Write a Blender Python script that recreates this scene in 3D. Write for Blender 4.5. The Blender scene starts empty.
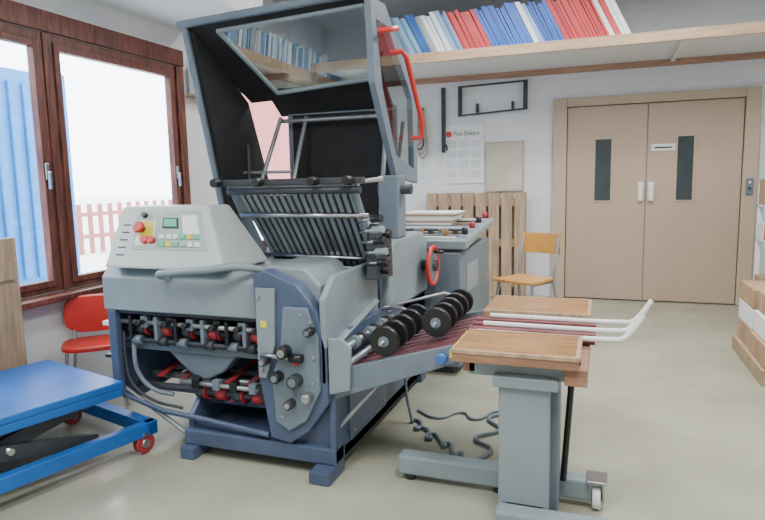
import bpy, bmesh, math, random
from mathutils import Matrix, Vector
random.seed(7)
C=bpy.context.scene.collection
# ---------------- camera
cam=bpy.data.cameras.new("camera"); co=bpy.data.objects.new("camera",cam); C.objects.link(co)
cam.sensor_width=36; cam.lens=610/765*36; cam.clip_start=.05
co.matrix_world=Matrix.Translation((0,0,1.35))@Matrix.Rotation(math.radians(20),4,'Z')@Matrix.Rotation(math.pi/2-math.radians(7.4),4,'X')@Matrix.Rotation(math.radians(-1.2),4,'Z')
bpy.context.scene.camera=co
# ---------------- materials
def mat(name,col,rough=.5,metal=0,var=.08,scale=6,bump=0,stretch=None,col2=None,bscale=60,spec=None):
    m=bpy.data.materials.new(name); m.use_nodes=True; nt=m.node_tree; N=nt.nodes; L=nt.links
    b=N["Principled BSDF"]; b.inputs["Roughness"].default_value=rough; b.inputs["Metallic"].default_value=metal
    if spec is not None: b.inputs["Specular IOR Level"].default_value=spec
    tc=N.new("ShaderNodeTexCoord"); mp=N.new("ShaderNodeMapping"); L.new(tc.outputs["Object"],mp.inputs[0])
    if stretch: mp.inputs["Scale"].default_value=stretch
    nz=N.new("ShaderNodeTexNoise"); nz.inputs["Scale"].default_value=scale; nz.inputs["Detail"].default_value=6; L.new(mp.outputs[0],nz.inputs["Vector"])
    cr=N.new("ShaderNodeValToRGB"); L.new(nz.outputs["Fac"],cr.inputs[0])
    c2=col2 or tuple(max(0,c*(1-var*2.2)) for c in col)
    cr.color_ramp.elements[0].position=.32; cr.color_ramp.elements[1].position=.68
    cr.color_ramp.elements[0].color=(*c2,1); cr.color_ramp.elements[1].color=(*[min(1,c*(1+var*.4)) for c in col],1)
    L.new(cr.outputs[0],b.inputs["Base Color"])
    if bump:
        n2=N.new("ShaderNodeTexNoise"); n2.inputs["Scale"].default_value=bscale; L.new(tc.outputs["Object"],n2.inputs["Vector"])
        bp=N.new("ShaderNodeBump"); bp.inputs["Strength"].default_value=bump; bp.inputs["Distance"].default_value=.01
        L.new(n2.outputs["Fac"],bp.inputs["Height"]); L.new(bp.outputs[0],b.inputs["Normal"])
    return m
def glassmat(name,tint=(1,1,1),gl=.12):
    m=bpy.data.materials.new(name); m.use_nodes=True; nt=m.node_tree; N=nt.nodes; L=nt.links
    N.remove(N["Principled BSDF"]); t=N.new("ShaderNodeBsdfTransparent"); t.inputs[0].default_value=(*tint,1)
    g=N.new("ShaderNodeBsdfGlossy"); g.inputs["Roughness"].default_value=.05
    mx=N.new("ShaderNodeMixShader"); mx.inputs[0].default_value=gl
    L.new(t.outputs[0],mx.inputs[1]); L.new(g.outputs[0],mx.inputs[2]); L.new(mx.outputs[0],N["Material Output"].inputs[0]); return m
wallm=mat("painted_brick_white",(.76,.77,.78),.8,var=.03,scale=3,bump=.15,bscale=25)
def brickwall():
    m=mat("painted_brick_wall",(.76,.78,.80),.75,var=.04,scale=2)
    nt=m.node_tree;N=nt.nodes;L=nt.links;b=N["Principled BSDF"]
    tc=N.new("ShaderNodeTexCoord"); mp=N.new("ShaderNodeMapping"); mp.inputs["Rotation"].default_value=(math.pi/2,0,0); L.new(tc.outputs["Object"],mp.inputs[0])
    br=N.new("ShaderNodeTexBrick"); br.inputs["Scale"].default_value=1; br.inputs["Brick Width"].default_value=.25; br.inputs["Row Height"].default_value=.08; br.inputs["Mortar Size"].default_value=.006
    br.inputs["Color1"].default_value=(1,1,1,1);br.inputs["Color2"].default_value=(.9,.9,.9,1);br.inputs["Mortar"].default_value=(0,0,0,1)
    L.new(mp.outputs[0],br.inputs["Vector"]); bp=N.new("ShaderNodeBump"); bp.inputs["Strength"].default_value=.5; bp.inputs["Distance"].default_value=.008
    L.new(br.outputs["Color"],bp.inputs["Height"]); L.new(bp.outputs[0],b.inputs["Normal"]); return m
brickm=brickwall()
ceilm=mat("ceiling_white",(.80,.82,.83),.9,var=.02)
floorm=mat("floor_epoxy",(.40,.405,.315),.22,var=.11,scale=1.6,bump=.04,bscale=5)
def floor_wear(m):
    nt=m.node_tree;N=nt.nodes;L=nt.links;b=N["Principled BSDF"]
    src=b.inputs["Base Color"].links[0].from_socket
    tc=N.new("ShaderNodeTexCoord"); n=N.new("ShaderNodeTexNoise"); n.inputs["Scale"].default_value=9; n.inputs["Detail"].default_value=10; n.inputs["Roughness"].default_value=.75; L.new(tc.outputs["Object"],n.inputs["Vector"])
    cr=N.new("ShaderNodeValToRGB"); cr.color_ramp.elements[0].position=.58; cr.color_ramp.elements[1].position=.72; L.new(n.outputs["Fac"],cr.inputs[0])
    mx=N.new("ShaderNodeMixRGB"); mx.inputs["Color2"].default_value=(.25,.24,.19,1); L.new(src,mx.inputs["Color1"])
    mm=N.new("ShaderNodeMath"); mm.operation='MULTIPLY'; mm.inputs[1].default_value=.55; L.new(cr.outputs[0],mm.inputs[0]); L.new(mm.outputs[0],mx.inputs["Fac"]); L.new(mx.outputs[0],b.inputs["Base Color"])
floor_wear(floorm)
winwood=mat("window_wood",(.19,.06,.04),.45,var=.3,scale=5,stretch=(8,8,1))
doorm=mat("door_beige",(.47,.35,.265),.42,var=.03,scale=2)
framem=mat("door_frame_tan",(.50,.40,.29),.5,var=.05,scale=2)
shelfwood=mat("shelf_wood",(.48,.33,.21),.6,var=.12,scale=4,stretch=(1,12,12))
battenm=mat("batten_wood",(.42,.24,.16),.6,var=.12,scale=4,stretch=(1,12,12))
white=mat("white_paint",(.78,.79,.78),.5,var=.02)
lgrey=mat("machine_light_grey",(.235,.29,.32),.36,var=.06,scale=4)
cream=mat("console_cream",(.47,.52,.51),.4,var=.03)
mgrey=mat("machine_mid_grey",(.15,.195,.24),.42,var=.08)
bgrey=mat("machine_blue_grey",(.07,.10,.18),.40,var=.12,scale=5)
dark=mat("dark_grey",(.035,.04,.05),.5,var=.1)
black=mat("black_foam",(.014,.014,.016),.8,var=.2,scale=30,bump=.2)
blackp=mat("black_plastic",(.012,.012,.014),.3,var=.1)
steel=mat("steel",(.50,.51,.53),.28,1,var=.06)
steelb=mat("brushed_steel",(.36,.39,.41),.4,.7,var=.1,scale=10)
red=mat("red_plastic",(.60,.03,.02),.35,var=.06)
dred=mat("dark_red_rubber",(.38,.03,.04),.5,var=.1)
beltm=mat("belt_maroon",(.22,.05,.06),.6,var=.15)
blue=mat("lift_blue_paint",(.012,.13,.48),.35,var=.12,scale=4)
woodr=mat("table_wood",(.44,.22,.075),.25,var=.22,scale=5,stretch=(1,9,9))
woodm=mat("reddish_beam_wood",(.38,.20,.12),.5,var=.2,scale=5,stretch=(1,9,9))
woodl=mat("pale_wood",(.47,.33,.21),.6,var=.18,scale=4,stretch=(9,9,1))
chairw=mat("chair_ply",(.62,.31,.07),.35,var=.12,scale=6)
card=mat("cardboard",(.46,.30,.18),.8,var=.12)
paper=mat("paper_white",(.80,.81,.81),.8,var=.03)
yell=mat("yellow",(.75,.60,.05),.5); green=mat("green_btn",(.10,.55,.30),.5); cyan=mat("panel_grey_green",(.36,.47,.44),.5)
winglass=glassmat("window_glass",(.97,.98,1),.05); acry=glassmat("acrylic",(.86,.90,.91),.16)
darkglass=mat("dark_wired_glass",(.04,.055,.06),.15,var=.1)
# ---------------- mesh helpers
class Obj:
    def __init__(s,name,loc,rotz=0):
        s.e=bpy.data.objects.new(name,None); C.objects.link(s.e); s.e.empty_display_size=.1
        s.e.matrix_world=Matrix.Translation(loc)@Matrix.Rotation(rotz,4,'Z'); s.W=s.e.matrix_world.copy(); s.local=(rotz!=0)
def link(name,me,par,m,smooth=False):
    o=bpy.data.objects.new(name,me); C.objects.link(o); me.materials.append(m)
    if smooth:
        for p in me.polygons: p.use_smooth=True
    if par is not None:
        o.parent=par.e
        if not par.local: o.matrix_parent_inverse=par.W.inverted()
    return o
def fin(bm,name,par,m,bev=0,smooth=False):
    bmesh.ops.recalc_face_normals(bm,faces=bm.faces)
    if bev>0:
        try: bmesh.ops.bevel(bm,geom=[e for e in bm.edges if e.calc_face_angle(0)>.5],offset=bev,segments=2,affect='EDGES',profile=.5)
        except Exception: pass
    me=bpy.data.meshes.new(name); bm.to_mesh(me); bm.free(); return link(name,me,par,m,smooth)
def solid(par,name,a,b,m,bev=0):
    bm=bmesh.new(); n=len(a); va=[bm.verts.new(p) for p in a]; vb=[bm.verts.new(p) for p in b]
    bm.faces.new(va); bm.faces.new(vb[::-1])
    for i in range(n): bm.faces.new((va[i],vb[i],vb[(i+1)%n],va[(i+1)%n]))
    return fin(bm,name,par,m,bev)
def box(par,name,x0,x1,y0,y1,z0,z1,m,bev=.004):
    bev=min(bev,(x1-x0)*.3,(y1-y0)*.3,(z1-z0)*.3)
    return solid(par,name,[(x0,y0,z0),(x1,y0,z0),(x1,y1,z0),(x0,y1,z0)],[(x0,y0,z1),(x1,y0,z1),(x1,y1,z1),(x0,y1,z1)],m,bev)
def prism(par,name,poly,ax,a0,a1,m,bev=.004):
    f={'X':lambda p,t:(t,p[0],p[1]),'Y':lambda p,t:(p[0],t,p[1]),'Z':lambda p,t:(p[0],p[1],t)}[ax]
    return solid(par,name,[f(p,a0) for p in poly],[f(p,a1) for p in poly],m,bev)
def plate(par,name,pts,th,m,bev=.002):
    v=[Vector(p) for p in pts]; n=(v[1]-v[0]).cross(v[2]-v[0]).normalized()*th
    return solid(par,name,v,[p+n for p in v],m,bev)
def cyl(par,name,p1,p2,r,m,seg=20,r2=None,bev=0):
    p1=Vector(p1);p2=Vector(p2);d=(p2-p1); q=d.to_track_quat('Z','Y'); r2=r if r2 is None else r2
    A=[p1+q@Vector((r*math.cos(2*math.pi*i/seg),r*math.sin(2*math.pi*i/seg),0)) for i in range(seg)]
    B=[p2+q@Vector((r2*math.cos(2*math.pi*i/seg),r2*math.sin(2*math.pi*i/seg),0)) for i in range(seg)]
    o=solid(par,name,A,B,m,bev)
    for p in o.data.polygons:
        if len(p.vertices)==4: p.use_smooth=True
    return o
def tube(par,name,pts,r,m,smooth=True,cyc=False):
    cu=bpy.data.curves.new(name,'CURVE'); cu.dimensions='3D'; cu.bevel_depth=r; cu.bevel_resolution=3; cu.use_fill_caps=True
    if smooth:
        s=cu.splines.new('BEZIER'); s.bezier_points.add(len(pts)-1)
        for bp,p in zip(s.bezier_points,pts): bp.co=p; bp.handle_left_type=bp.handle_right_type='AUTO'
    else:
        s=cu.splines.new('POLY'); s.points.add(len(pts)-1)
        for bp,p in zip(s.points,pts): bp.co=(*p,1)
    s.use_cyclic_u=cyc
    o=bpy.data.objects.new(name,cu); C.objects.link(o); cu.materials.append(m)
    if par is not None:
        o.parent=par.e
        if not par.local: o.matrix_parent_inverse=par.W.inverted()
    return o
def frame(par,name,pts,w,th,m):
    v=[Vector(p) for p in pts]; c=sum(v,Vector())/len(v)
    inn=[p+(c-p).normalized()*w*1.35 for p in v]
    for i in range(len(v)):
        j=(i+1)%len(v); plate(par,name+"_%d"%i,[v[i],v[j],inn[j],inn[i]],th,m,.001)
    return inn
# ---------------- ROOM
XL=-3.25; XR=2.3; YB=7.1; YF=-2.2; ZC=3.2; SZ=.70; HZ=2.29; WT=.07
box(None,"floor",XL-WT,XR+.2,YF-.2,YB+.2,-.1,0,floorm,0)
box(None,"ceiling",XL-.25,XR+.2,YF-.2,YB+.2,ZC,ZC+.1,ceilm,0)
box(None,"wall_back",XL-WT,XR+.2,YB,YB+.2,0,ZC,brickm,0)
box(None,"wall_right",XR,XR+.2,YF,YB,0,ZC,wallm,0)
box(None,"wall_front",XL-WT,XR+.2,YF-.2,YF,0,ZC,wallm,0)
wins=[(1.45,2.92),(2.96,4.15),(4.98,6.15)]
def wall_left():
    bm=bmesh.new()
    ys=[YF]+[v for w in wins for v in w]+[YB]
    def bx(y0,y1,z0,z1):
        r=bmesh.ops.create_cube(bm,size=1); bmesh.ops.transform(bm,verts=r['verts'],matrix=Matrix.Translation((XL-WT/2,(y0+y1)/2,(z0+z1)/2))@Matrix.Diagonal((WT,y1-y0,z1-z0,1)))
    bx(YF,YB,0,SZ); bx(YF,YB,HZ,ZC)
    for i in range(0,len(ys),2): bx(ys[i],ys[i+1],SZ,HZ)
    fin(bm,"wall_left",None,wallm)
wall_left()
box(None,"trim_soffit",XL,-2.5,YF,4.3,2.58,ZC,ceilm,0)
for k,(y0,y1) in enumerate(wins):
    W=Obj("window_%d"%(k+1),(XL-.06,(y0+y1)/2,SZ)); x0,x1=XL-.045,XL+.012
    f=.035
    box(W,"jamb_a",x0,x1,y0+.002,y0+f,SZ+.002,HZ-.002,winwood); box(W,"jamb_b",x0,x1,y1-f,y1-.002,SZ+.002,HZ-.002,winwood)
    box(W,"head",x0,x1,y0+f,y1-f,HZ-f-.02,HZ-.002,winwood); box(W,"bottom_rail",x0,x1,y0+f,y1-f,SZ+.002,SZ+f,winwood)
    g=.042; a,b=y0+f,y1-f; zt,zb=HZ-f-.02,SZ+f
    xs0,xs1=XL-.03,XL+.025
    box(W,"sash_a",xs0,xs1,a,a+g,zb,zt,winwood); box(W,"sash_b",xs0,xs1,b-g,b,zb,zt,winwood)
    box(W,"sash_top",xs0,xs1,a+g,b-g,zt-g,zt,winwood); box(W,"sash_bottom",xs0,xs1,a+g,b-g,zb,zb+g,winwood)
    box(W,"glass_pane",XL-.01,XL-.004,a+g,b-g,zb+g,zt-g,winglass,0)
    box(W,"handle_base",xs1,xs1+.01,b-.035,b-.008,1.40,1.50,steel); box(W,"handle",xs1+.01,xs1+.03,b-.03,b-.012,1.34,1.45,steel)
box(None,"trim_1",XL+.002,XL+.03,1.2,4.25,HZ+.005,HZ+.13,winwood)
box(None,"trim_2",XL+.002,XL+.14,1.2,4.25,SZ-.045,SZ-.005,winwood,.008)
box(None,"trim_3",XL+.002,XL+.14,4.9,6.25,SZ-.045,SZ-.005,winwood,.008)
box(None,"trim_4",XL+.002,XL+.02,2.922,2.958,SZ,HZ,winwood)
box(None,"trim_5",XL+.002,XL+.03,4.155,4.24,SZ,HZ,winwood)
box(None,"trim_7",XL+.002,XL+.03,4.90,4.975,SZ,HZ,winwood)
box(None,"trim_8",XL+.002,XL+.03,6.155,6.24,SZ,HZ,winwood)
# doors
DX0,DM,DX1,DH=-.39,.41,1.29,2.09
for k,(a,b,wx0,wx1,hx) in enumerate([(DX0,DM-.004,-.10,.06,DM-.05),(DM+.004,DX1,.70,.85,DM+.05)]):
    D=Obj("door_%d"%(k+1),((a+b)/2,7.05,0))
    box(D,"leaf",a,b,7.045,7.09,.012,DH,doorm,.004)
    box(D,"vision_frame",wx0-.02,wx1+.02,7.035,7.045,1.07,1.76,framem,.003); box(D,"vision_glass",wx0,wx1,7.030,7.036,1.09,1.74,darkglass,0)
    box(D,"handle_plate",hx-.03,hx+.03,7.03,7.045,1.10,1.28,white,.006); box(D,"handle_grip",hx-.022,hx+.022,6.99,7.03,1.08,1.26,white,.01)
D=Obj("door_sign",(.6,7.04,1.7)); box(D,"plate",.45,.68,7.036,7.0435,1.60,1.67,white,0); box(D,"lettering",.48,.65,7.034,7.0365,1.625,1.64,blackp,0)
T=Obj("trim_6",(.47,7.05,0))
box(T,"jamb_l",DX0-.15,DX0-.008,7.02,7.098,0.003,DH+.1,framem,.006);box(T,"jamb_r",DX1+.008,DX1+.14,7.02,7.098,0.003,DH+.1,framem,.006);box(T,"head",DX0-.008,DX1+.008,7.02,7.098,DH+.008,DH+.1,framem,.006)
P=Obj("lift_call_panel",(1.36,7.01,1.3)); box(P,"panel",1.33,1.39,6.995,7.018,1.14,1.30,mgrey); cyl(P,"button_a",(1.36,6.996,1.26),(1.36,6.985,1.26),.012,white); cyl(P,"button_b",(1.36,6.996,1.20),(1.36,6.985,1.20),.012,dark)
# deep high shelf
S=Obj("wall_shelf",(-.3,6.5,2.45))
box(S,"board",XL+.4,XR-.01,5.83,7.09,2.52,2.545,white,.002); box(S,"fascia",XL+.4,XR-.01,5.80,5.83,2.46,2.55,shelfwood); box(S,"batten",XL+.4,XR-.01,7.05,7.095,2.46,2.519,battenm)
for x in (-2.4,.6,2.0): box(S,"bracket",x,x+.04,5.83,7.05,2.49,2.519,white)
S2=Obj("side_wall_shelf",(-3.1,5.5,2.45))
box(S2,"board",XL+.01,XL+.36,4.4,6.95,2.42,2.45,shelfwood); box(S2,"fascia",XL+.36,XL+.38,4.4,6.95,2.39,2.48,shelfwood)
for y in (4.5,5.5,6.6): box(S2,"bracket",XL+.004,XL+.3,y,y+.03,2.36,2.42,shelfwood)
bcols=[mat("folder_blue",(.02,.12,.50),.45),mat("folder_lightblue",(.22,.42,.68),.5),mat("folder_red",(.55,.03,.04),.45),paper,mat("folder_grey",(.34,.38,.42),.6),mat("folder_steel_blue",(.12,.24,.38),.5)]
def books(par,start,end,z,axis,ymid,seq,h0=.30,lean=.22):
    t=start
    while t<end-.05:
        f=(t-start)/(end-start); ch=[s for s in seq if s[0]<=f][-1][1]; m=bcols[random.choice(ch)]
        w=random.choice([.012,.02,.03,.045]); h=h0+random.uniform(-.025,.025); l=lean*h+random.uniform(-.006,.006); dd=random.uniform(.10,.12)
        if axis=='X': prism(par,"folder",[(t,z),(t+w,z),(t+w-l,z+h),(t-l,z+h)],'Y',ymid-dd,ymid+dd,m,.001)
        else: prism(par,"folder",[(t,z),(t+w,z),(t+w+l,z+h),(t+l,z+h)],'X',ymid-dd,ymid+dd,m,.001)
        t+=w+.003
B=Obj("shelf_folders",(-1,6.0,2.55))
books(B,-2.02,.24,2.547,'X',5.98,[(0,[4,5,1,3]),(.14,[5,0,4]),(.22,[3,1,3]),(.28,[5,1,3]),(.33,[2,2,2]),(.44,[0,0,0,0]),(.60,[3,3,3,1]),(.66,[0,0,0]),(.73,[2,2,2]),(.90,[2,3,2])],h0=.37,lean=.5)
B=Obj("shelf_binders",(-3.05,5.3,2.45)); books(B,4.45,6.8,2.452,'Y',XL+.2,[(0,[3,1,4]),(.3,[1,5,3]),(.55,[4,3,1]),(.8,[5,1])],h0=.27)
K=Obj("paper_wall_rack",(-3.15,4.5,2.2)); box(K,"ledge",XL+.004,XL+.16,4.28,4.72,2.06,2.085,shelfwood)
for i in range(7): box(K,"sheet_stack",XL+.03,XL+.15,4.30+i*.058,4.34+i*.058,2.087,2.087+random.uniform(.14,.24),[paper,card,bcols[4]][i%3],.001)
pale=mat("pale_print",(.50,.56,.64),.7)
K=Obj("wall_calendar",(-1.55,7.08,1.7)); box(K,"sheet",-1.79,-1.31,7.085,7.096,1.30,1.96,paper,0); cyl(K,"emblem",(-1.72,7.082,1.87),(-1.72,7.079,1.87),.035,red)
fc=bpy.data.curves.new("header_text",'FONT'); fc.body="Post Elektro"; fc.size=.075; fc.extrude=.001; fo=bpy.data.objects.new("header_text",fc); C.objects.link(fo); fc.materials.append(dark)
fo.parent=K.e; fo.matrix_parent_inverse=K.W.inverted(); fo.location=(-1.665,7.083,1.85); fo.rotation_euler=(math.pi/2,0,0); fo.scale=(.8,1,1)
for r in range(4):
    for c in range(3):
        for q in range(4): box(K,"date_row",-1.75+c*.145,-1.64+c*.145,7.083,7.086,1.72-r*.115+q*.02,1.728-r*.115+q*.02,pale,0)
K=Obj("wall_notice_board",(-1.07,7.08,1.5)); box(K,"board",-1.29,-.86,7.07,7.096,1.2,1.76,mat("faded_board",(.60,.57,.46),.7)); frame(K,"edge",[(-1.29,7.07,1.2),(-.86,7.07,1.2),(-.86,7.07,1.76),(-1.29,7.07,1.76)],.015,.008,framem)
K=Obj("wall_bracket_frame",(-1.2,7.05,2.25))
frame(K,"bar",[(-1.6,7.05,2.06),(-.82,7.05,2.10),(-.82,7.05,2.42),(-1.6,7.05,2.40)],.038,.02,dark); box(K,"mount_a",-1.4,-1.37,7.05,7.097,2.1,2.2,dark); box(K,"mount_b",-1.0,-.97,7.05,7.097,2.1,2.2,dark)
K=Obj("wall_hook_rail",(-1.75,7.05,2)); box(K,"rail",-1.80,-1.76,7.04,7.097,1.66,2.40,dark); tube(K,"hook",[(-1.78,7.04,1.75),(-1.72,6.95,1.73),(-1.71,6.95,1.68)],.012,dark)
K=Obj("hanging_cables",(-2.0,7.05,1.9)); box(K,"peg",-2.12,-2.02,7.05,7.097,2.16,2.19,card)
for i in range(4):
    x=-2.11+i*.022; tube(K,"cable_%d"%i,[(x,7.03,2.18),(x-.03,7.02,2.0),(x-.01,7.03,1.78-.05*i),(x+.04,7.02,1.76-.05*i),(x+.05,7.03,1.95),(x+.01,7.03,2.18)],.009,[card,dark,steelb,card][i])
K=Obj("pinned_notes",(-2.1,7.09,1.5))
for i,(x,z,w_,h_) in enumerate([(-2.22,1.40,.16,.22),(-2.02,1.42,.15,.21)]): box(K,"note_%d"%i,x,x+w_,7.09,7.097,z,z+h_,paper,0)
K=Obj("wooden_pallet",(-1.35,7.0,0))
for i in range(8):
    x=-1.95+i*.145; box(K,"slat_%d"%i,x,x+.115,6.90,6.92,.004,1.2-random.uniform(0,.02),woodl,.003)
for z in (.12,.58,1.04): box(K,"stringer",-1.95,-.82,6.92,7.0,z,z+.09,woodl,.003)
for i in range(8):
    x=-1.95+i*.145; box(K,"back_slat_%d"%i,x,x+.115,7.0,7.02,.004,1.19,woodl,.003)
# ---------------- chairs
ch=Obj("wooden_chair",(-.63,5.35,0),math.radians(-28))
def chair(ch,wm,lm,w=.2,sz=.48):
    prism(ch,"seat",[(-w,-.2),(w,-.2),(w+.01,-.1),(w-.02,.19),(-w+.02,.19),(-w-.01,-.1)],'Z',sz-.018,sz+.005,wm,.005)
    for s in(-1,1):
        tube(ch,"leg_front",[(s*(w-.03),-.14,sz-.02),(s*(w+.01),-.22,.01)],.013,lm,False)
        tube(ch,"leg_rear_post",[(s*(w+.01),.24,.01),(s*(w-.02),.16,sz-.02),(s*(w-.02),.19,sz+.15),(s*(w-.02),.24,sz+.36)],.013,lm,False)
        tube(ch,"side_rail",[(s*(w-.03),-.14,sz-.03),(s*(w-.03),.17,sz-.03)],.010,lm,False)
    tube(ch,"cross_rail",[(-w+.03,0,sz-.03),(w-.03,0,sz-.03)],.010,lm,False)
    n=9; A=[]
    for i in range(n):
        t=-1+2*i/(n-1); A.append((t*w,.235+.03*(1-t*t)-.012)) 
    for i in range(n):
        t=1-2*i/(n-1); A.append((t*w,.235+.03*(1-t*t)))
    prism(ch,"backrest",A,'Z',sz+.20,sz+.38,wm,.003)
chair(ch,chairw,steelb)
rc=Obj("red_chair",(-2.96,2.86,0),math.radians(40))
def rchair(ch):
    pts=[(.175*math.copysign(abs(math.cos(a))**.6,math.cos(a)),.55+.12*math.copysign(abs(math.sin(a))**.6,math.sin(a))) for a in [2*math.pi*i/24 for i in range(24)]]
    prism(ch,"backrest",pts,'Y',.13,.165,red,.008)
    pts=[(.18*math.copysign(abs(math.cos(a))**.6,math.cos(a)),.16*math.copysign(abs(math.sin(a))**.6,math.sin(a))) for a in [2*math.pi*i/24 for i in range(24)]]
    prism(ch,"seat",pts,'Z',.37,.40,red,.008)
    for s in(-1,1):
        tube(ch,"leg_front",[(s*.14,-.1,.37),(s*.17,-.16,.01)],.011,steel,False)
        tube(ch,"leg_rear_post",[(s*.16,.18,.01),(s*.12,.11,.35),(s*.12,.14,.45),(s*.12,.172,.6)],.011,steel,False)
    tube(ch,"footrest",[(-.15,-.13,.16),(.15,-.13,.16)],.008,steel,False)
rchair(rc)
# ---------------- blue scissor lift table
LT=Obj("scissor_lift_table",(-2.14,2.30,0),math.radians(-15))
w,Lg=.78,1.15
box(LT,"platform",-w-.02,-.07,-Lg,-.02,.36,.395,blue,.006); box(LT,"platform_skirt_r",-.10,-.07,-Lg,-.03,.32,.36,blue); box(LT,"platform_skirt_l",-w-.02,-w+.01,-Lg,-.03,.32,.36,blue); box(LT,"platform_skirt_end",-w+.03,-.10,-.06,-.03,.32,.36,blue)
for x in (-.07,-w+.02):
    box(LT,"base_rail",x,x+.05,-Lg,.12,.09,.16,blue,.006)
    for fl in (0,1):
        y0,y1=(-Lg+.1,-.15) if fl else (-.15,-Lg+.1); xx=x-.06-.035*fl if x>-.4 else x+.06+.035*fl
        a=Vector((xx,y0,.13)); b=Vector((xx,y1,.33)); n=Vector((0,0,.035))
        solid(LT,"scissor_arm",[a-n,b-n,b+n,a+n],[v+Vector((.03,0,0)) for v in (a-n,b-n,b+n,a+n)],dark,.003)
box(LT,"base_cross_end",-w+.02,-.02,.06,.12,.09,.16,blue); box(LT,"base_cross_front",-w+.02,-.02,-Lg,-Lg+.06,.09,.16,blue)
cyl(LT,"hydraulic_cylinder",(-.4,-.9,.14),(-.4,-.3,.27),.03,steel); cyl(LT,"axle",(-w+.04,-.55,.23),(-.08,-.55,.23),.015,steel)
for x in (-.045,-w+.045):
    for y in (.05,-Lg+.1):
        cyl(LT,"caster_wheel",(x-.02,y,.055),(x+.02,y,.055),.052,dred,24,bev=.006); cyl(LT,"caster_hub",(x-.026,y,.055),(x+.026,y,.055),.022,steel,12); box(LT,"caster_fork",x-.03,x+.03,y-.02,y+.02,.1,.112,steel)
K=Obj("wooden_board",(-3.15,2.3,0)); box(K,"plank_a",-3.1,-3.07,2.13,2.30,.003,1.08,woodl); box(K,"plank_b",-3.1,-3.07,2.31,2.48,.003,1.08,woodl); box(K,"cleat",-3.07,-3.05,2.15,2.44,.85,.95,woodl); box(K,"cleat_low",-3.07,-3.05,2.15,2.44,.2,.3,woodl)
# ---------------- boxes right
K=Obj("carton_stack",(1.4,4.9,0))
box(K,"pallet_top",.97,1.77,4.35,5.3,.08,.10,woodl)
for x in (.97,1.3,1.67): box(K,"pallet_block",x,x+.08,4.35,5.3,.002,.08,woodl)
z=.102
for r,h in enumerate((.15,.15,.14)):
    o=.02*r; box(K,"carton",.99+o,1.33,4.38,4.82,z,z+h-.004,[card,paper,card][r]); box(K,"carton",1.34,1.74,4.38+o,4.82,z,z+h-.004,[paper,card,card][r]); box(K,"carton",1.0,1.36,4.84,5.28,z,z+h-.004,[card,paper,card][r]); box(K,"carton",1.37,1.74,4.84,5.28,z,z+h-.004,card)
    z+=h
K=Obj("storage_rack",(1.6,5.9,0))
for x in (1.30,1.85):
    for y in (5.5,6.3): box(K,"post",x,x+.04,y,y+.04,.002,1.25,white)
for z in (.25,.75,1.05): box(K,"shelf",1.30,1.89,5.5,6.34,z,z+.025,white)
for z in (.278,.778,1.078):
    for i in range(3): box(K,"paper_stack",1.30,1.83,5.55+i*.26,5.77+i*.26,z,z+random.uniform(.12,.22),[card,red,paper][(i+int(z*4))%3])
# =============== FOLDING MACHINE
M=Obj("paper_folding_machine",(-1.6,2.9,0))
XA,XB=-1.95,-1.12
box(M,"foot_left",XA,XA+.08,2.36,2.52,.002,.06,bgrey); box(M,"foot_right",XB-.1,XB,2.32,2.50,.002,.06,bgrey); box(M,"foot_rear_right",XB-.1,XB,3.8,3.9,.002,.06,bgrey); box(M,"foot_rear_left",XA,XA+.08,3.8,3.9,.002,.06,bgrey)
box(M,"base_beam_front",XA,XB,2.40,2.50,.06,.14,bgrey,.01)
box(M,"base_tray",XA,XB,2.50,3.9,.06,.12,bgrey)
prism(M,"base_side_left",[(2.44,.06),(3.9,.06),(3.9,.62),(2.9,.62),(2.55,.30),(2.44,.2)],'X',XA,XA+.03,bgrey)
prism(M,"base_side_right",[(2.40,.06),(3.9,.06),(3.9,.66),(2.62,.66),(2.42,.45)],'X',XB-.03,XB,bgrey,.006)
prism(M,"base_front_panel",[(-1.42,.10),(-1.15,.08),(-1.15,.50),(-1.42,.42)],'Y',2.44,2.47,bgrey,.006)
box(M,"base_cabinet",-1.42,XB-.03,2.56,3.4,.14,.6,bgrey,.01)
sp=mat("panel_blue",(.12,.16,.25),.4)
box(M,"side_access_panel",XB,XB+.012,2.56,3.06,.12,.40,sp,.006); box(M,"side_label",XB+.012,XB+.015,2.85,2.93,.28,.34,white,0)
for y,z in ((2.60,.16),(2.60,.36),(3.02,.16),(3.02,.36)): cyl(M,"panel_screw",(XB+.011,y,z),(XB+.017,y,z),.008,steel,8)
box(M,"motor_box",XB,XB+.11,3.12,3.32,.30,.42,lgrey,.01); box(M,"connector_box",XB,XB+.05,2.74,2.86,.37,.45,mgrey)
tube(M,"motor_cable",[(XB+.08,3.2,.30),(XB+.10,3.15,.16),(-.98,3.12,.012)],.008,mgrey)
# left side frame
prism(M,"side_frame_left",[(2.44,.30),(2.55,.20),(3.2,.25),(3.3,.72),(2.44,.72)],'X',-2.40,-2.37,bgrey,.006)
box(M,"left_front_post",-2.40,-2.35,2.42,2.46,.26,.72,bgrey,.006); box(M,"left_terminal_box",-2.44,-2.40,2.46,2.62,.50,.66,mgrey); box(M,"left_handle",-2.52,-2.44,2.50,2.535,.61,.635,white); box(M,"left_handle_low",-2.50,-2.42,2.48,2.51,.44,.46,blackp)
tube(M,"lower_brace",[(-2.38,2.46,.26),(-2.1,2.44,.20),(-1.9,2.42,.20),(-1.46,2.40,.17)],.014,bgrey,False)
tube(M,"lower_guard_rod",[(-2.38,2.47,.30),(-1.95,2.43,.10)],.012,steelb,False)
box(M,"main_body",-2.30,XB-.02,3.1,3.9,.62,.82,mgrey,.01)
box(M,"inner_back_panel",-2.37,-1.45,3.05,3.08,.2,.74,dark)
box(M,"left_lower_tray",-2.37,-1.5,2.9,3.1,.20,.23,bgrey)
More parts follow.
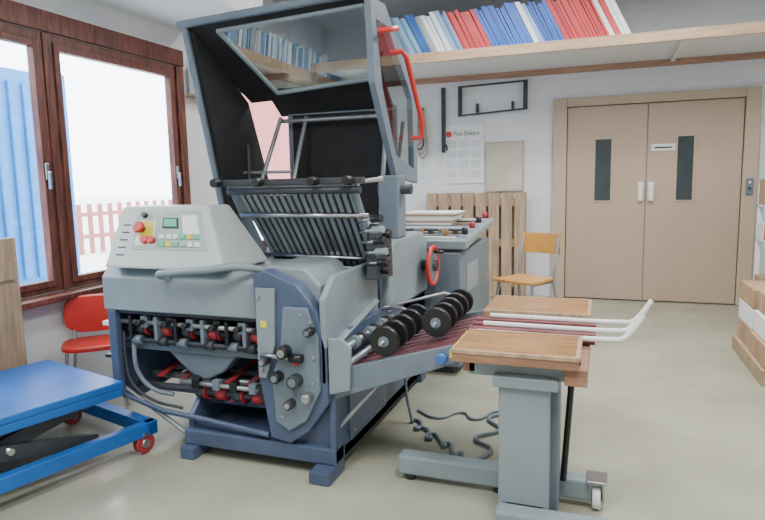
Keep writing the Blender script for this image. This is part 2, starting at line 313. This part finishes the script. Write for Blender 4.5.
# gear case / drive side
prism(M,"gear_case",[(-1.50,.93),(-1.44,.96),(-1.28,.90),(-1.18,.78),(-1.14,.62),(-1.14,.36),(-1.24,.22),(-1.34,.15),(-1.44,.17),(-1.49,.45)],'Y',2.38,2.46,bgrey,.008)
prism(M,"gear_cover_light",[(-1.48,.97),(-1.28,.96),(-1.20,.88),(-1.22,.70),(-1.48,.70)],'Y',2.47,2.85,lgrey,.012)
prism(M,"gear_cover_plate",[(-1.34,.80),(-1.22,.80),(-1.17,.66),(-1.17,.42),(-1.24,.28),(-1.33,.22),(-1.40,.26),(-1.41,.46),(-1.36,.62)],'Y',2.36,2.38,mgrey,.006)
prism(M,"inner_plate_light",[(-1.48,.88),(-1.38,.88),(-1.39,.62),(-1.44,.46),(-1.48,.46)],'Y',2.362,2.379,lgrey,.004)
prism(M,"drive_side_plate",[(2.38,.45),(2.46,.35),(3.05,.42),(3.05,.82),(2.9,.93),(2.5,.93),(2.38,.84)],'X',-1.17,-1.14,lgrey,.008)
for i,(x,z,r) in enumerate([(-1.33,.60,.03),(-1.28,.47,.032),(-1.22,.40,.022),(-1.20,.70,.02),(-1.43,.55,.02),(-1.37,.48,.026),(-1.31,.36,.022)]):
    cyl(M,"knob_%d"%i,(x,2.37,z),(x,2.31,z),r,[blackp,dark,steel,blackp,dark,blackp,dark][i],20,bev=.005); cyl(M,"knob_cap_%d"%i,(x,2.312,z),(x,2.306,z),r*.6,[steel,mgrey][i%2],16)
cyl(M,"horizontal_knob_shaft",(-1.45,2.34,.575),(-1.30,2.34,.575),.011,steel,12); cyl(M,"horizontal_knob",(-1.30,2.34,.575),(-1.24,2.34,.575),.02,blackp,14)
for x,z in [(-1.2,.74),(-1.2,.46),(-1.36,.29),(-1.46,.84),(-1.46,.5),(-1.25,.77),(-1.19,.58)]: cyl(M,"bolt",(x,2.362,z),(x,2.352,z),.008,steel,8)
cyl(M,"red_indicator",(-1.28,2.36,.545),(-1.28,2.352,.545),.012,red,12)
box(M,"warning_label",-1.455,-1.425,2.358,2.361,.70,.73,yell,0)
# upper cabinet + console
prism(M,"upper_cabinet",[(2.42,.72),(2.42,.89),(2.46,.935),(2.95,.935),(2.95,.72)],'X',-2.42,-1.50,lgrey,.008)
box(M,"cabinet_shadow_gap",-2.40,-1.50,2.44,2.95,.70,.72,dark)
def RX(v): return -1.67-.17*v
solid(M,"control_console",[(-2.36,2.38,.945),(-1.65,2.38,.945),(-1.65,2.80,.945),(-2.36,2.80,.945)],[(-2.36,2.54,1.245),(-1.84,2.54,1.245),(-1.84,2.74,1.245),(-2.36,2.74,1.245)],cream,.014)
CA,CBv=Vector((0,2.38,.945)),Vector((0,2.54,1.245)); CN=Vector((0,-.30,.16)).normalized()
def cp(u,v,off=.0):
    p=CA.lerp(CBv,v)+CN*off; return (-2.36+(u+2.36)*(RX(v)+2.36)/.74, p.y, p.z)
def cpanel(name,u0,u1,v0,v1,m,off=.004,base=0): solid(M,name,[cp(u0,v0,base),cp(u1,v0,base),cp(u1,v1,base),cp(u0,v1,base)],[cp(u0,v0,base+off),cp(u1,v0,base+off),cp(u1,v1,base+off),cp(u0,v1,base+off)],m,.001)
cpanel("panel_overlay",-2.20,-1.68,.30,.92,cyan,.003); cpanel("display",-1.98,-1.86,.64,.80,dark,.006,.003); cpanel("display_screen",-1.97,-1.87,.66,.78,green,.002,.009)
cpanel("label_white",-1.83,-1.71,.55,.85,white,.002,.003); cpanel("estop_plate",-2.18,-2.04,.36,.76,white,.002,.003); cpanel("estop_yellow",-2.16,-2.05,.50,.75,yell,.002,.005)
for i in range(6):
    for j in range(2): cpanel("key",-2.0+i*.050,-1.965+i*.050,.35+j*.12,.42+j*.12,[green,white,yell,white,green,white,cyan][(i*2+j)%7],.008,.003)
for i in range(5): cpanel("vent_slot",-2.30,-2.24,.2+.12*i,.22+.12*i,dark,.002,.001)
p=Vector(cp(-2.14,.62,.003)); cyl(M,"estop_stem",p,p+CN*.02,.018,blackp); cyl(M,"estop_button",p+CN*.02,p+CN*.04,.030,red,20,bev=.005)
p=Vector(cp(-2.10,.44,.003)); cyl(M,"red_push_button",p,p+CN*.025,.020,red); p=Vector(cp(-2.05,.44,.003)); cyl(M,"red_push_button_b",p,p+CN*.025,.018,red)
p=Vector(cp(-2.13,.84,.003)); cyl(M,"selector",p,p+CN*.02,.014,blackp)
tube(M,"cabinet_grab_rail",[(-2.0,2.42,.90),(-1.98,2.33,.93),(-1.88,2.32,.945),(-1.68,2.32,.965),(-1.58,2.36,.975),(-1.50,2.46,.95)],.018,lgrey)
# upper roller unit
for i,(y,z,r) in enumerate([(2.46,.655,.012),(2.50,.615,.018),(2.47,.56,.012),(2.58,.60,.02),(2.7,.62,.025),(2.82,.60,.025)]):
    cyl(M,"roller_shaft_%d"%i,(-2.38,y,z),(-1.48,y,z),r,[steelb,dark,dark,mgrey,steelb,dark][i],16)
for i,x in enumerate([-2.24,-2.08,-1.96,-1.80,-1.66,-1.56]):
    cyl(M,"collar_%d"%i,(x-.022,2.50,.615),(x+.022,2.50,.615),.034,[dark,dred][i%2],20,bev=.004)
    cyl(M,"clamp_knob_%d"%i,(x+.04,2.46,.66),(x+.04,2.40,.665),.013,blackp,12); box(M,"clamp_block_%d"%i,x+.02,x+.06,2.45,2.49,.63,.69,[mgrey,blackp][i%2])
    cyl(M,"red_ring_%d"%i,(x+.03,2.50,.615),(x+.038,2.50,.615),.036,dred,20)
    box(M,"pressure_arm_%d"%i,x-.05,x-.03,2.44,2.60,.57,.69,[blackp,mgrey][i%2]); cyl(M,"lower_collar_up_%d"%i,(x-.04,2.47,.56),(x+.01,2.47,.56),.024,[mgrey,dark][i%2],14)
box(M,"roller_guard",-2.37,-1.49,2.60,2.64,.65,.70,bgrey)
prism(M,"perforator_housing",[(-2.12,.53),(-2.12,.50),(-2.05,.44),(-1.97,.38),(-1.88,.36),(-1.78,.41),(-1.70,.50),(-1.70,.53)],'Y',2.52,2.60,mgrey,.01)
box(M,"cross_bar_mid",-2.37,-1.48,2.50,2.54,.50,.535,mgrey)
tube(M,"air_hose",[(-2.30,2.50,.60),(-2.28,2.46,.48),(-2.26,2.46,.38),(-2.18,2.47,.30),(-2.08,2.5,.27)],.012,mgrey)
tube(M,"cable_loop",[(-2.34,2.46,.60),(-2.33,2.45,.45),(-2.30,2.45,.33),(-2.2,2.46,.25),(-2.0,2.46,.22)],.008,dark)
# lower roller unit
for i,(y,z,r) in enumerate([(2.46,.36,.012),(2.50,.31,.02),(2.62,.33,.018),(2.80,.32,.02)]):
    cyl(M,"lower_shaft_%d"%i,(-2.30 if i else -2.0,y,z),(-1.48,y,z),r,[steelb,dark,steelb,mgrey][i],16)
for i,x in enumerate([-1.90,-1.78,-1.68,-1.57,-1.52]):
    cyl(M,"lower_collar_%d"%i,(x-.022,2.50,.31),(x+.022,2.50,.31),.036,[dark,dred][i%2],20,bev=.004); box(M,"lower_clamp_%d"%i,x-.02,x+.02,2.44,2.48,.34,.39,[blackp,mgrey][i%2]); cyl(M,"lower_red_ring_%d"%i,(x+.026,2.50,.31),(x+.034,2.50,.31),.038,dred,20)
for i,x in enumerate([-2.2,-2.05,-1.9,-1.78,-1.66,-1.55]): plate(M,"lower_belt_%d"%i,[(x,2.52,.35),(x+.035,2.52,.35),(x+.035,3.0,.43),(x,3.0,.43)],.006,[dred,beltm,steelb][i%3],0)
for i,x in enumerate([-1.88,-1.74,-1.60]): plate(M,"return_belt_%d"%i,[(x,2.50,.27),(x+.03,2.50,.27),(x+.03,2.95,.16),(x,2.95,.16)],.006,[beltm,dred][i%2],0)
plate(M,"lower_chute",[(-2.0,2.62,.20),(-1.5,2.62,.20),(-1.5,3.04,.38),(-2.0,3.04,.38)],.01,bgrey)
# fold plate
T0,T1=Vector((-1.77,2.70,1.31)),Vector((-1.12,2.70,1.31)); B0,B1=Vector((-1.74,3.04,.87)),Vector((-1.12,3.04,.85))
plate(M,"fold_plate_backing",[T0+Vector((0,.03,-.02)),T1+Vector((0,.03,-.02)),B1+Vector((0,.03,0)),B0+Vector((0,.03,0))],-.01,dark)
ns=17
for i in range(ns):
    a=(i+.12)/ns; b=(i+.70)/ns
    plate(M,"fold_slat_%d"%i,[T0.lerp(T1,a),T0.lerp(T1,b),B0.lerp(B1,b),B0.lerp(B1,a)],.012,steelb if i%3 else lgrey,.001)
for v,nm in ((.0,"top"),(.28,"mid"),(.80,"low"),(.93,"foot")):
    a=T0.lerp(B0,v);b=T1.lerp(B1,v); cyl(M,"fold_plate_bar_"+nm,a+Vector((-.04,-.015,0)),b+Vector((.04,-.015,0)),.013 if v else .018,steel if v else dark,14)
for X in (-1.79,-1.12): plate(M,"fold_plate_side",[(X,2.68,1.33),(X,2.74,1.33),(X,3.09,.86),(X,3.01,.84)],.02,mgrey)
box(M,"plate_stop_bar",-1.86,-1.06,2.66,2.70,1.34,1.37,dark)
for x in (-1.84,-1.6,-1.3,-1.12): cyl(M,"stop_knob",(x,2.66,1.355),(x,2.60,1.355),.022,blackp,16,bev=.004)
box(M,"plate_scale",-1.83,-1.1,2.70,2.73,1.31,1.34,steelb); cyl(M,"upper_tie_rod",(-1.95,2.95,1.28),(-1.06,2.95,1.36),.012,steel)
for i in range(5):
    z=.94+i*.055; y=2.82-.02*i; cyl(M,"lever_shaft_%d"%i,(-1.12,y,z),(-1.02,y-.03,z+.01),.009,steel,10); cyl(M,"lever_knob_%d"%i,(-1.04,y-.03,z+.01),(-.98,y-.045,z+.016),.019,[blackp,lgrey][i%2],16,bev=.004)
prism(M,"adjust_block",[(2.80,.86),(3.08,.84),(3.06,1.08),(2.86,1.14)],'X',-1.11,-1.06,dark,.006)
for i in range(3): cyl(M,"side_knob_%d"%i,(-1.07,2.9+.02*i,.90+.09*i),(-1.02,2.9+.02*i,.90+.09*i),.024,blackp,16,bev=.004)
plate(M,"inclined_cover",[(-1.50,2.47,.74),(-1.12,2.47,.60),(-1.12,3.0,.70),(-1.50,3.0,.84)],.02,lgrey)
for i in range(4): cyl(M,"fold_roller_%d"%i,(-1.72,2.78+.075*i,.80-.008*i),(-1.16,2.78+.075*i,.80-.008*i),.03,[steel,dark][i%2],20)
prism(M,"rear_housing",[(3.12,.62),(3.12,.92),(3.25,1.02),(3.8,1.02),(3.9,.96),(3.9,.62)],'X',-1.9,-1.10,lgrey,.015)
box(M,"rear_housing_lower",-1.9,-1.12,3.42,3.9,.14,.62,mgrey,.01)
hc=Vector((-1.03,3.78,.80))
tube(M,"handwheel_rim",[hc+Vector((0,.12*math.cos(a),.12*math.sin(a))) for a in [2*math.pi*i/16 for i in range(16)]],.014,red,True,True)
cyl(M,"handwheel_dish",hc+Vector((-.01,0,0)),hc+Vector((.005,0,0)),.112,steelb,28); cyl(M,"handwheel_hub",hc+Vector((-.08,0,0)),hc+Vector((.03,0,0)),.035,dark,20)
cyl(M,"handwheel_grip",hc+Vector((.01,.0,.09)),hc+Vector((.07,0,.09)),.012,blackp,12)
# ---------------- raised hood
near_l,near_r=Vector((-2.30,3.02,2.24)),Vector((-1.12,3.05,2.30)); far_l,far_r=Vector((-2.22,3.62,1.88)),Vector((-1.16,3.68,1.93))
win=[Vector((-2.09,3.08,2.215)),Vector((-1.20,3.10,2.26)),Vector((-1.31,3.58,1.97)),Vector((-2.00,3.58,1.925))]
outer=[near_l,near_r,far_r,far_l]
for i in range(4):
    j=(i+1)%4; plate(M,"hood_lid_%d"%i,[outer[i],outer[j],win[j],win[i]],.02,black,0)
    tube(M,"hood_window_rim_%d"%i,[win[i],win[j]],.014,lgrey,False)
solid(M,"hood_window",win,[p+Vector((0,.003,.005)) for p in win],acry)
tube(M,"hood_outer_edge",[near_l+Vector((0,-.01,.01)),near_r+Vector((0,-.01,.01))],.022,mgrey,False)
prism(M,"hood_left_side",[(3.05,2.22),(3.60,1.88),(3.84,1.32),(3.34,1.10)],'X',-2.26,-2.23,black,.003)
prism(M,"hood_left_skin",[(3.02,2.25),(3.62,1.90),(3.87,1.31),(3.32,1.08)],'X',-2.285,-2.26,mgrey,.004)
tube(M,"hood_left_edge",[(-2.27,3.02,2.24),(-2.27,3.32,1.09)],.018,mgrey,False)
ro=[Vector((-1.12,2.98,2.26)),Vector((-1.12,3.20,2.28)),Vector((-1.12,3.78,1.85)),Vector((-1.12,3.76,1.33)),Vector((-1.12,3.34,1.38)),Vector((-1.12,3.02,1.85))]
inn=frame(M,"hood_right_frame",ro,.085,.035,mgrey)
solid(M,"hood_right_window",inn,[p+Vector((.004,0,0)) for p in inn],acry)
for nm,pts in (("handle_upper",[(-1.09,3.0,2.10),(-1.04,3.0,2.10),(-1.04,3.16,2.14),(-1.09,3.16,2.14)]),("handle_long",[(-1.09,3.20,2.03),(-1.03,3.20,2.03),(-1.03,3.28,2.01),(-1.03,3.56,1.70),(-1.03,3.56,1.60),(-1.09,3.54,1.60)])):
    tube(M,"hood_red_"+nm,pts,.014,red,False)
box(M,"hood_back_panel",-2.02,-1.28,3.79,3.81,1.12,1.80,black,.004)
frame(M,"hood_back_frame",[(-2.04,3.785,1.10),(-1.26,3.785,1.10),(-1.26,3.785,1.83),(-2.04,3.785,1.83)],.03,-.02,mgrey)
plate(M,"hood_rear_bridge",[(-2.1,3.60,1.95),(-1.28,3.62,1.96),(-1.28,3.80,1.80),(-2.1,3.80,1.80)],.012,black)
tube(M,"strut_a",[(-2.05,3.70,1.78),(-2.12,3.3,1.02)],.014,steelb,False); tube(M,"strut_b",[(-1.88,3.74,1.78),(-1.86,3.3,1.0)],.014,steelb,False); tube(M,"strut_c",[(-1.30,3.7,1.75),(-1.22,3.3,1.0)],.014,steelb,False)
tube(M,"strut_cross",[(-2.25,3.5,1.42),(-1.88,3.5,1.42)],.010,steelb,False); tube(M,"strut_top",[(-2.08,3.72,1.76),(-1.3,3.72,1.76)],.014,steelb,False)
tube(M,"gas_spring",[(-2.22,3.55,1.6),(-2.10,3.35,1.0)],.012,dark,False); tube(M,"gas_spring_r",[(-1.16,3.6,1.7),(-1.16,3.3,1.0)],.012,dark,False)
box(M,"hinge_box_right",-1.22,-1.10,3.3,3.45,1.02,1.38,mgrey,.01); box(M,"hinge_box_left",-2.28,-2.14,3.26,3.40,.93,1.16,dark,.01)
cyl(M,"hinge_pin",(-1.24,3.37,1.3),(-1.04,3.37,1.3),.03,dark,18); box(M,"left_support_post",-2.26,-2.18,3.2,3.3,.80,1.0,mgrey)
# ---------------- delivery conveyor
prism(M,"conveyor_side_near",[(-1.16,.36),(-1.16,.50),(-.54,.675),(-.54,.61),(-.62,.565)],'Y',2.42,2.44,mgrey,.004)
prism(M,"conveyor_side_far",[(-1.12,.36),(-1.12,.50),(-.54,.675),(-.54,.61)],'Y',3.16,3.18,mgrey,.004)
plate(M,"conveyor_bed",[(-1.14,2.44,.455),(-.56,2.44,.64),(-.56,3.16,.64),(-1.14,3.16,.455)],.008,lgrey)
for i in range(8):
    y=2.50+i*.082; plate(M,"conveyor_belt_%d"%i,[(-1.14,y,.475),(-.52,y,.668),(-.52,y+.030,.668),(-1.14,y+.030,.475)],.005,beltm,0)
cyl(M,"conveyor_roller_end",(-.54,2.43,.655),(-.54,3.17,.655),.022,steel); cyl(M,"conveyor_roller_start",(-1.10,2.43,.475),(-1.10,3.17,.475),.022,steel)
for z in (.52,.60): cyl(M,"exit_shaft",(-1.06,2.40,z+.02),(-1.06,3.05,z+.02),.016,steelb)
prism(M,"exit_side_plate",[(-1.14,.40),(-1.04,.43),(-1.03,.62),(-1.07,.66),(-1.14,.66)],'Y',2.395,2.415,lgrey,.004)
for i in range(6): cyl(M,"exit_collar_%d"%i,(-1.06,2.50+i*.09,.62),(-1.06,2.53+i*.09,.62),.03,[mgrey,dark][i%2],16)
for k,(x,y0,z) in enumerate([(-.90,2.48,.645),(-.70,2.62,.71)]):
    cyl(M,"press_shaft_%d"%k,(x,y0-.06,z),(x,y0+.58,z),.008,steel)
    for i in range(5):
        y=y0+i*.125; cyl(M,"press_wheel_%d_%d"%(k,i),(x,y-.014,z),(x,y+.014,z),.068,blackp,28,bev=.005); cyl(M,"press_hub_%d_%d"%(k,i),(x,y-.02,z),(x,y+.02,z),.024,mgrey,16)
    tube(M,"press_bracket_%d"%k,[(x,y0+.56,z),(x-.1,y0+.55,z+.03),(-1.14,3.06,.66)],.008,steel,False)
cyl(M,"conveyor_lock_knob",(-.62,2.42,.61),(-.62,2.38,.61),.022,mat("knob_blue",(.05,.15,.45),.4),16,bev=.004)
tube(M,"conveyor_stay",[(-1.13,2.47,.22),(-.84,2.47,.55)],.010,steelb,False)
pts=[(-.98,3.12,.012)]
for i in range(14):
    t=i/13; x=-.98+.45*t; y=3.1-.40*t; pts.append((x+.03*math.sin(i*2.2),y+.05*math.cos(i*2.4),.012))
pts+=[(-.50,2.9,.012),(-.60,3.0,.012),(-.50,3.15,.012),(-.58,3.3,.012),(-.48,3.4,.012)]
K=Obj("floor_cable",(-.8,2.9,0)); tube(K,"cable",pts,.010,mgrey)
K=Obj("floor_cable.001",(-.7,3.3,0)); tube(K,"cable",[(-1.0,3.30,.010),(-.86,3.22,.010),(-.74,3.34,.010),(-.66,3.26,.010),(-.54,3.42,.010),(-.40,3.30,.010),(-.30,2.9,.010)],.008,lgrey)
# ---------------- sheet feeder
F=Obj("sheet_feeder",(-1.3,4.5,0))
box(F,"cabinet",-1.75,-.90,4.0,5.1,.06,.86,mgrey,.012); box(F,"plinth",-1.70,-.96,4.05,5.05,.002,.06,dark)
prism(F,"feed_table",[(4.0,.88),(5.1,.98),(5.1,1.02),(4.0,.94)],'X',-1.78,-.86,lgrey,.008)
for i in range(9):
    y=4.06+i*.11; z=.943+(y-4)*.075; box(F,"feed_register_%d"%i,-1.65,-.95,y,y+.035,z,z+.012,[paper,steel,card,dark][i%4],0)
for i in range(12): box(F,"register_block_%d"%i,-1.6+.06*i,-1.565+.06*i,4.15+.05*(i%3),4.19+.05*(i%3),.96,1.0,[woodr,dark,steelb][i%3])
for i in range(6): box(F,"paper_ream_%d"%i,-1.55+.01*i,-1.12+.008*i,4.62,4.98,1.0+i*.016,1.014+i*.016,[paper,card,paper][i%3],.001)
for i in range(4): cyl(F,"feed_knob_%d"%i,(-.90,4.15+i*.25,.975+.02*i),(-.90,4.15+i*.25,1.02+.02*i),.022,[blackp,dred][i%2],14)
box(F,"side_label",-.902,-.896,4.2,4.6,.55,.75,lgrey,0)
# ---------------- delivery table
T=Obj("delivery_stacking_table",(-.25,2.6,0))
def board(nm,x0,x1,y0,y1,z):
    box(T,nm,x0,x1,y0,y1,z-.045,z-.012,woodm,.003); box(T,nm+"_top",x0,x1,y0,y1,z-.012,z,woodr,.004)
    box(T,nm+"_edge",x1-.012,x1+.004,y0,y1,z-.012,z+.004,woodl,.002); box(T,nm+"_edge_back",x0,x1,y1-.010,y1+.003,z-.012,z+.004,woodl,.002); box(T,nm+"_edge_front",x0,x1,y0-.003,y0+.008,z-.012,z+.004,woodl,.002)
board("board_front",-.53,-.07,2.19,2.52,.712); board("board_rear",-.545,-.05,2.92,3.30,.712)
box(T,"yellow_strip",-.535,-.525,2.19,2.50,.68,.71,yell,.001)
box(T,"under_beam_front",-.48,-.06,2.26,2.34,.60,.664,lgrey,.006); box(T,"under_beam_rear",-.48,-.06,2.98,3.06,.60,.664,lgrey,.006)
box(T,"side_beam_l",-.50,-.45,2.26,3.15,.61,.664,woodm); box(T,"side_beam_r",-.12,-.04,2.22,3.15,.60,.664,woodm)
for i,y in enumerate([2.56,2.65,2.74,2.83]):
    box(T,"slide_bar_%d"%i,-.56,-.02,y,y+.035,.668,.69,beltm,.003); box(T,"slide_rail_%d"%i,-.56,-.02,y+.045,y+.06,.668,.682,steelb,.002)
for i,(y,dx) in enumerate([(2.545,-.02),(2.70,.0),(2.87,.03)]):
    tube(T,"stop_hook_%d"%i,[(-.50,y,.70),(.06+dx,y,.70),(.10+dx,y,.705),(.125+dx,y+.01,.725),(.18+dx,y+.03,.80)],.011,white)
box(T,"column_front",-.36,-.17,2.24,2.31,.05,.62,lgrey,.012); box(T,"column_inner",-.30,-.14,2.32,2.42,.05,.57,mgrey,.01)
box(T,"column_cap",-.38,-.14,2.22,2.44,.57,.615,lgrey,.006)
tube(T,"gas_strut",[(-.10,2.50,.62),(-.13,2.46,.12)],.013,blackp,False)
box(T,"base_link",-.34,-.18,2.24,2.58,.05,.12,lgrey,.01)
box(T,"foot_long",-.85,.02,2.48,2.56,.03,.12,lgrey,.012); box(T,"foot_near",-.36,.06,2.16,2.24,.02,.11,lgrey,.012)
for x in (-.80,-.4): cyl(T,"levelling_foot",(x,2.52,.001),(x,2.52,.035),.025,dark)
for x in (-.3,.02): cyl(T,"levelling_foot_near",(x,2.20,.001),(x,2.20,.025),.02,dark)
cx,cy=.0,2.50
cyl(T,"caster_wheel",(cx-.016,cy,.052),(cx+.016,cy,.052),.050,white,24,bev=.006); cyl(T,"caster_hub",(cx-.03,cy,.052),(cx+.03,cy,.052),.018,steel,12)
box(T,"caster_cheek_l",cx-.028,cx-.022,cy-.03,cy+.03,.03,.125,steel); box(T,"caster_cheek_r",cx+.022,cx+.028,cy-.03,cy+.03,.03,.125,steel); box(T,"caster_plate",cx-.04,cx+.04,cy-.045,cy+.06,.12,.132,steel)
# ---------------- outside
og=mat("snowy_yard",(.75,.76,.78),.9,var=.05)
box(None,"ground_yard",-60,XL-WT-.01,-25,60,-.12,-.02,og,0)
K=Obj("shipping_container",(-7.3,2,0)); cb=mat("container_blue",(.02,.20,.52),.5)
box(K,"body",-7.4,-6.6,-2.5,6.2,.1,2.75,cb)
for i in range(43): box(K,"corrugation",-6.6,-6.56,-2.4+i*.195,-2.3+i*.195,.25,2.6,cb,.01)
for y in (-2.45,6.1): box(K,"corner_post",-6.62,-6.54,y-.05,y+.1,-.02,2.77,cb)
box(K,"base",-7.4,-6.6,-2.5,6.2,-.02,.1,dark)
K=Obj("neighbour_building",(-15,25,0)); rb=mat("red_render",(.40,.14,.12),.8)
box(K,"walls",-15.6,-12,21.5,30,-.02,5.2,rb,0); prism(K,"roof",[(-16,5.2),(-11.5,5.2),(-13.8,6.4)],'Y',21,30.5,mat("snow_roof",(.8,.8,.82),.8),0)
K=Obj("yard_fence",(-10,11,0))
for i in range(14): box(K,"picket",-10.0,-9.96,9.2+i*.28,9.3+i*.28,-.02,1.0,rb,.003)
for z in (.3,.75): box(K,"rail",-9.96,-9.92,9.1,13.1,z,z+.08,rb,.003)
# ---------------- lights
w=bpy.data.worlds.new("world"); bpy.context.scene.world=w; w.use_nodes=True
bg=w.node_tree.nodes["Background"]; bg.inputs[0].default_value=(.91,.955,1,1); bg.inputs[1].default_value=10.0
def fill_lamp(nm,x,y,sx,sy,pw):  # unseen area fill under an invented housing, added to brighten the room
    K=Obj(nm,(x,y,ZC-.05)); box(K,"fill_housing",x-sx/2-.03,x+sx/2+.03,y-sy/2-.03,y+sy/2+.03,ZC-.06,ZC-.002,white)
    l=bpy.data.lights.new(nm+"_light",'AREA'); l.shape='RECTANGLE'; l.size=sx; l.size_y=sy; l.energy=pw; l.color=(1,.99,.97)
    o=bpy.data.objects.new(nm+"_light",l); C.objects.link(o); o.location=(x,y,ZC-.07); o.parent=K.e; o.matrix_parent_inverse=K.W.inverted()
fill_lamp("added_ceiling_fill",.3,1.0,.4,1.4,82); fill_lamp("added_ceiling_fill.001",.5,4.2,.4,1.4,105); fill_lamp("added_ceiling_fill.002",-1.4,.2,.4,1.4,80); fill_lamp("added_ceiling_fill.003",-1.0,4.9,1.4,.3,50)  # overhead fills out of view, added for soft interior light
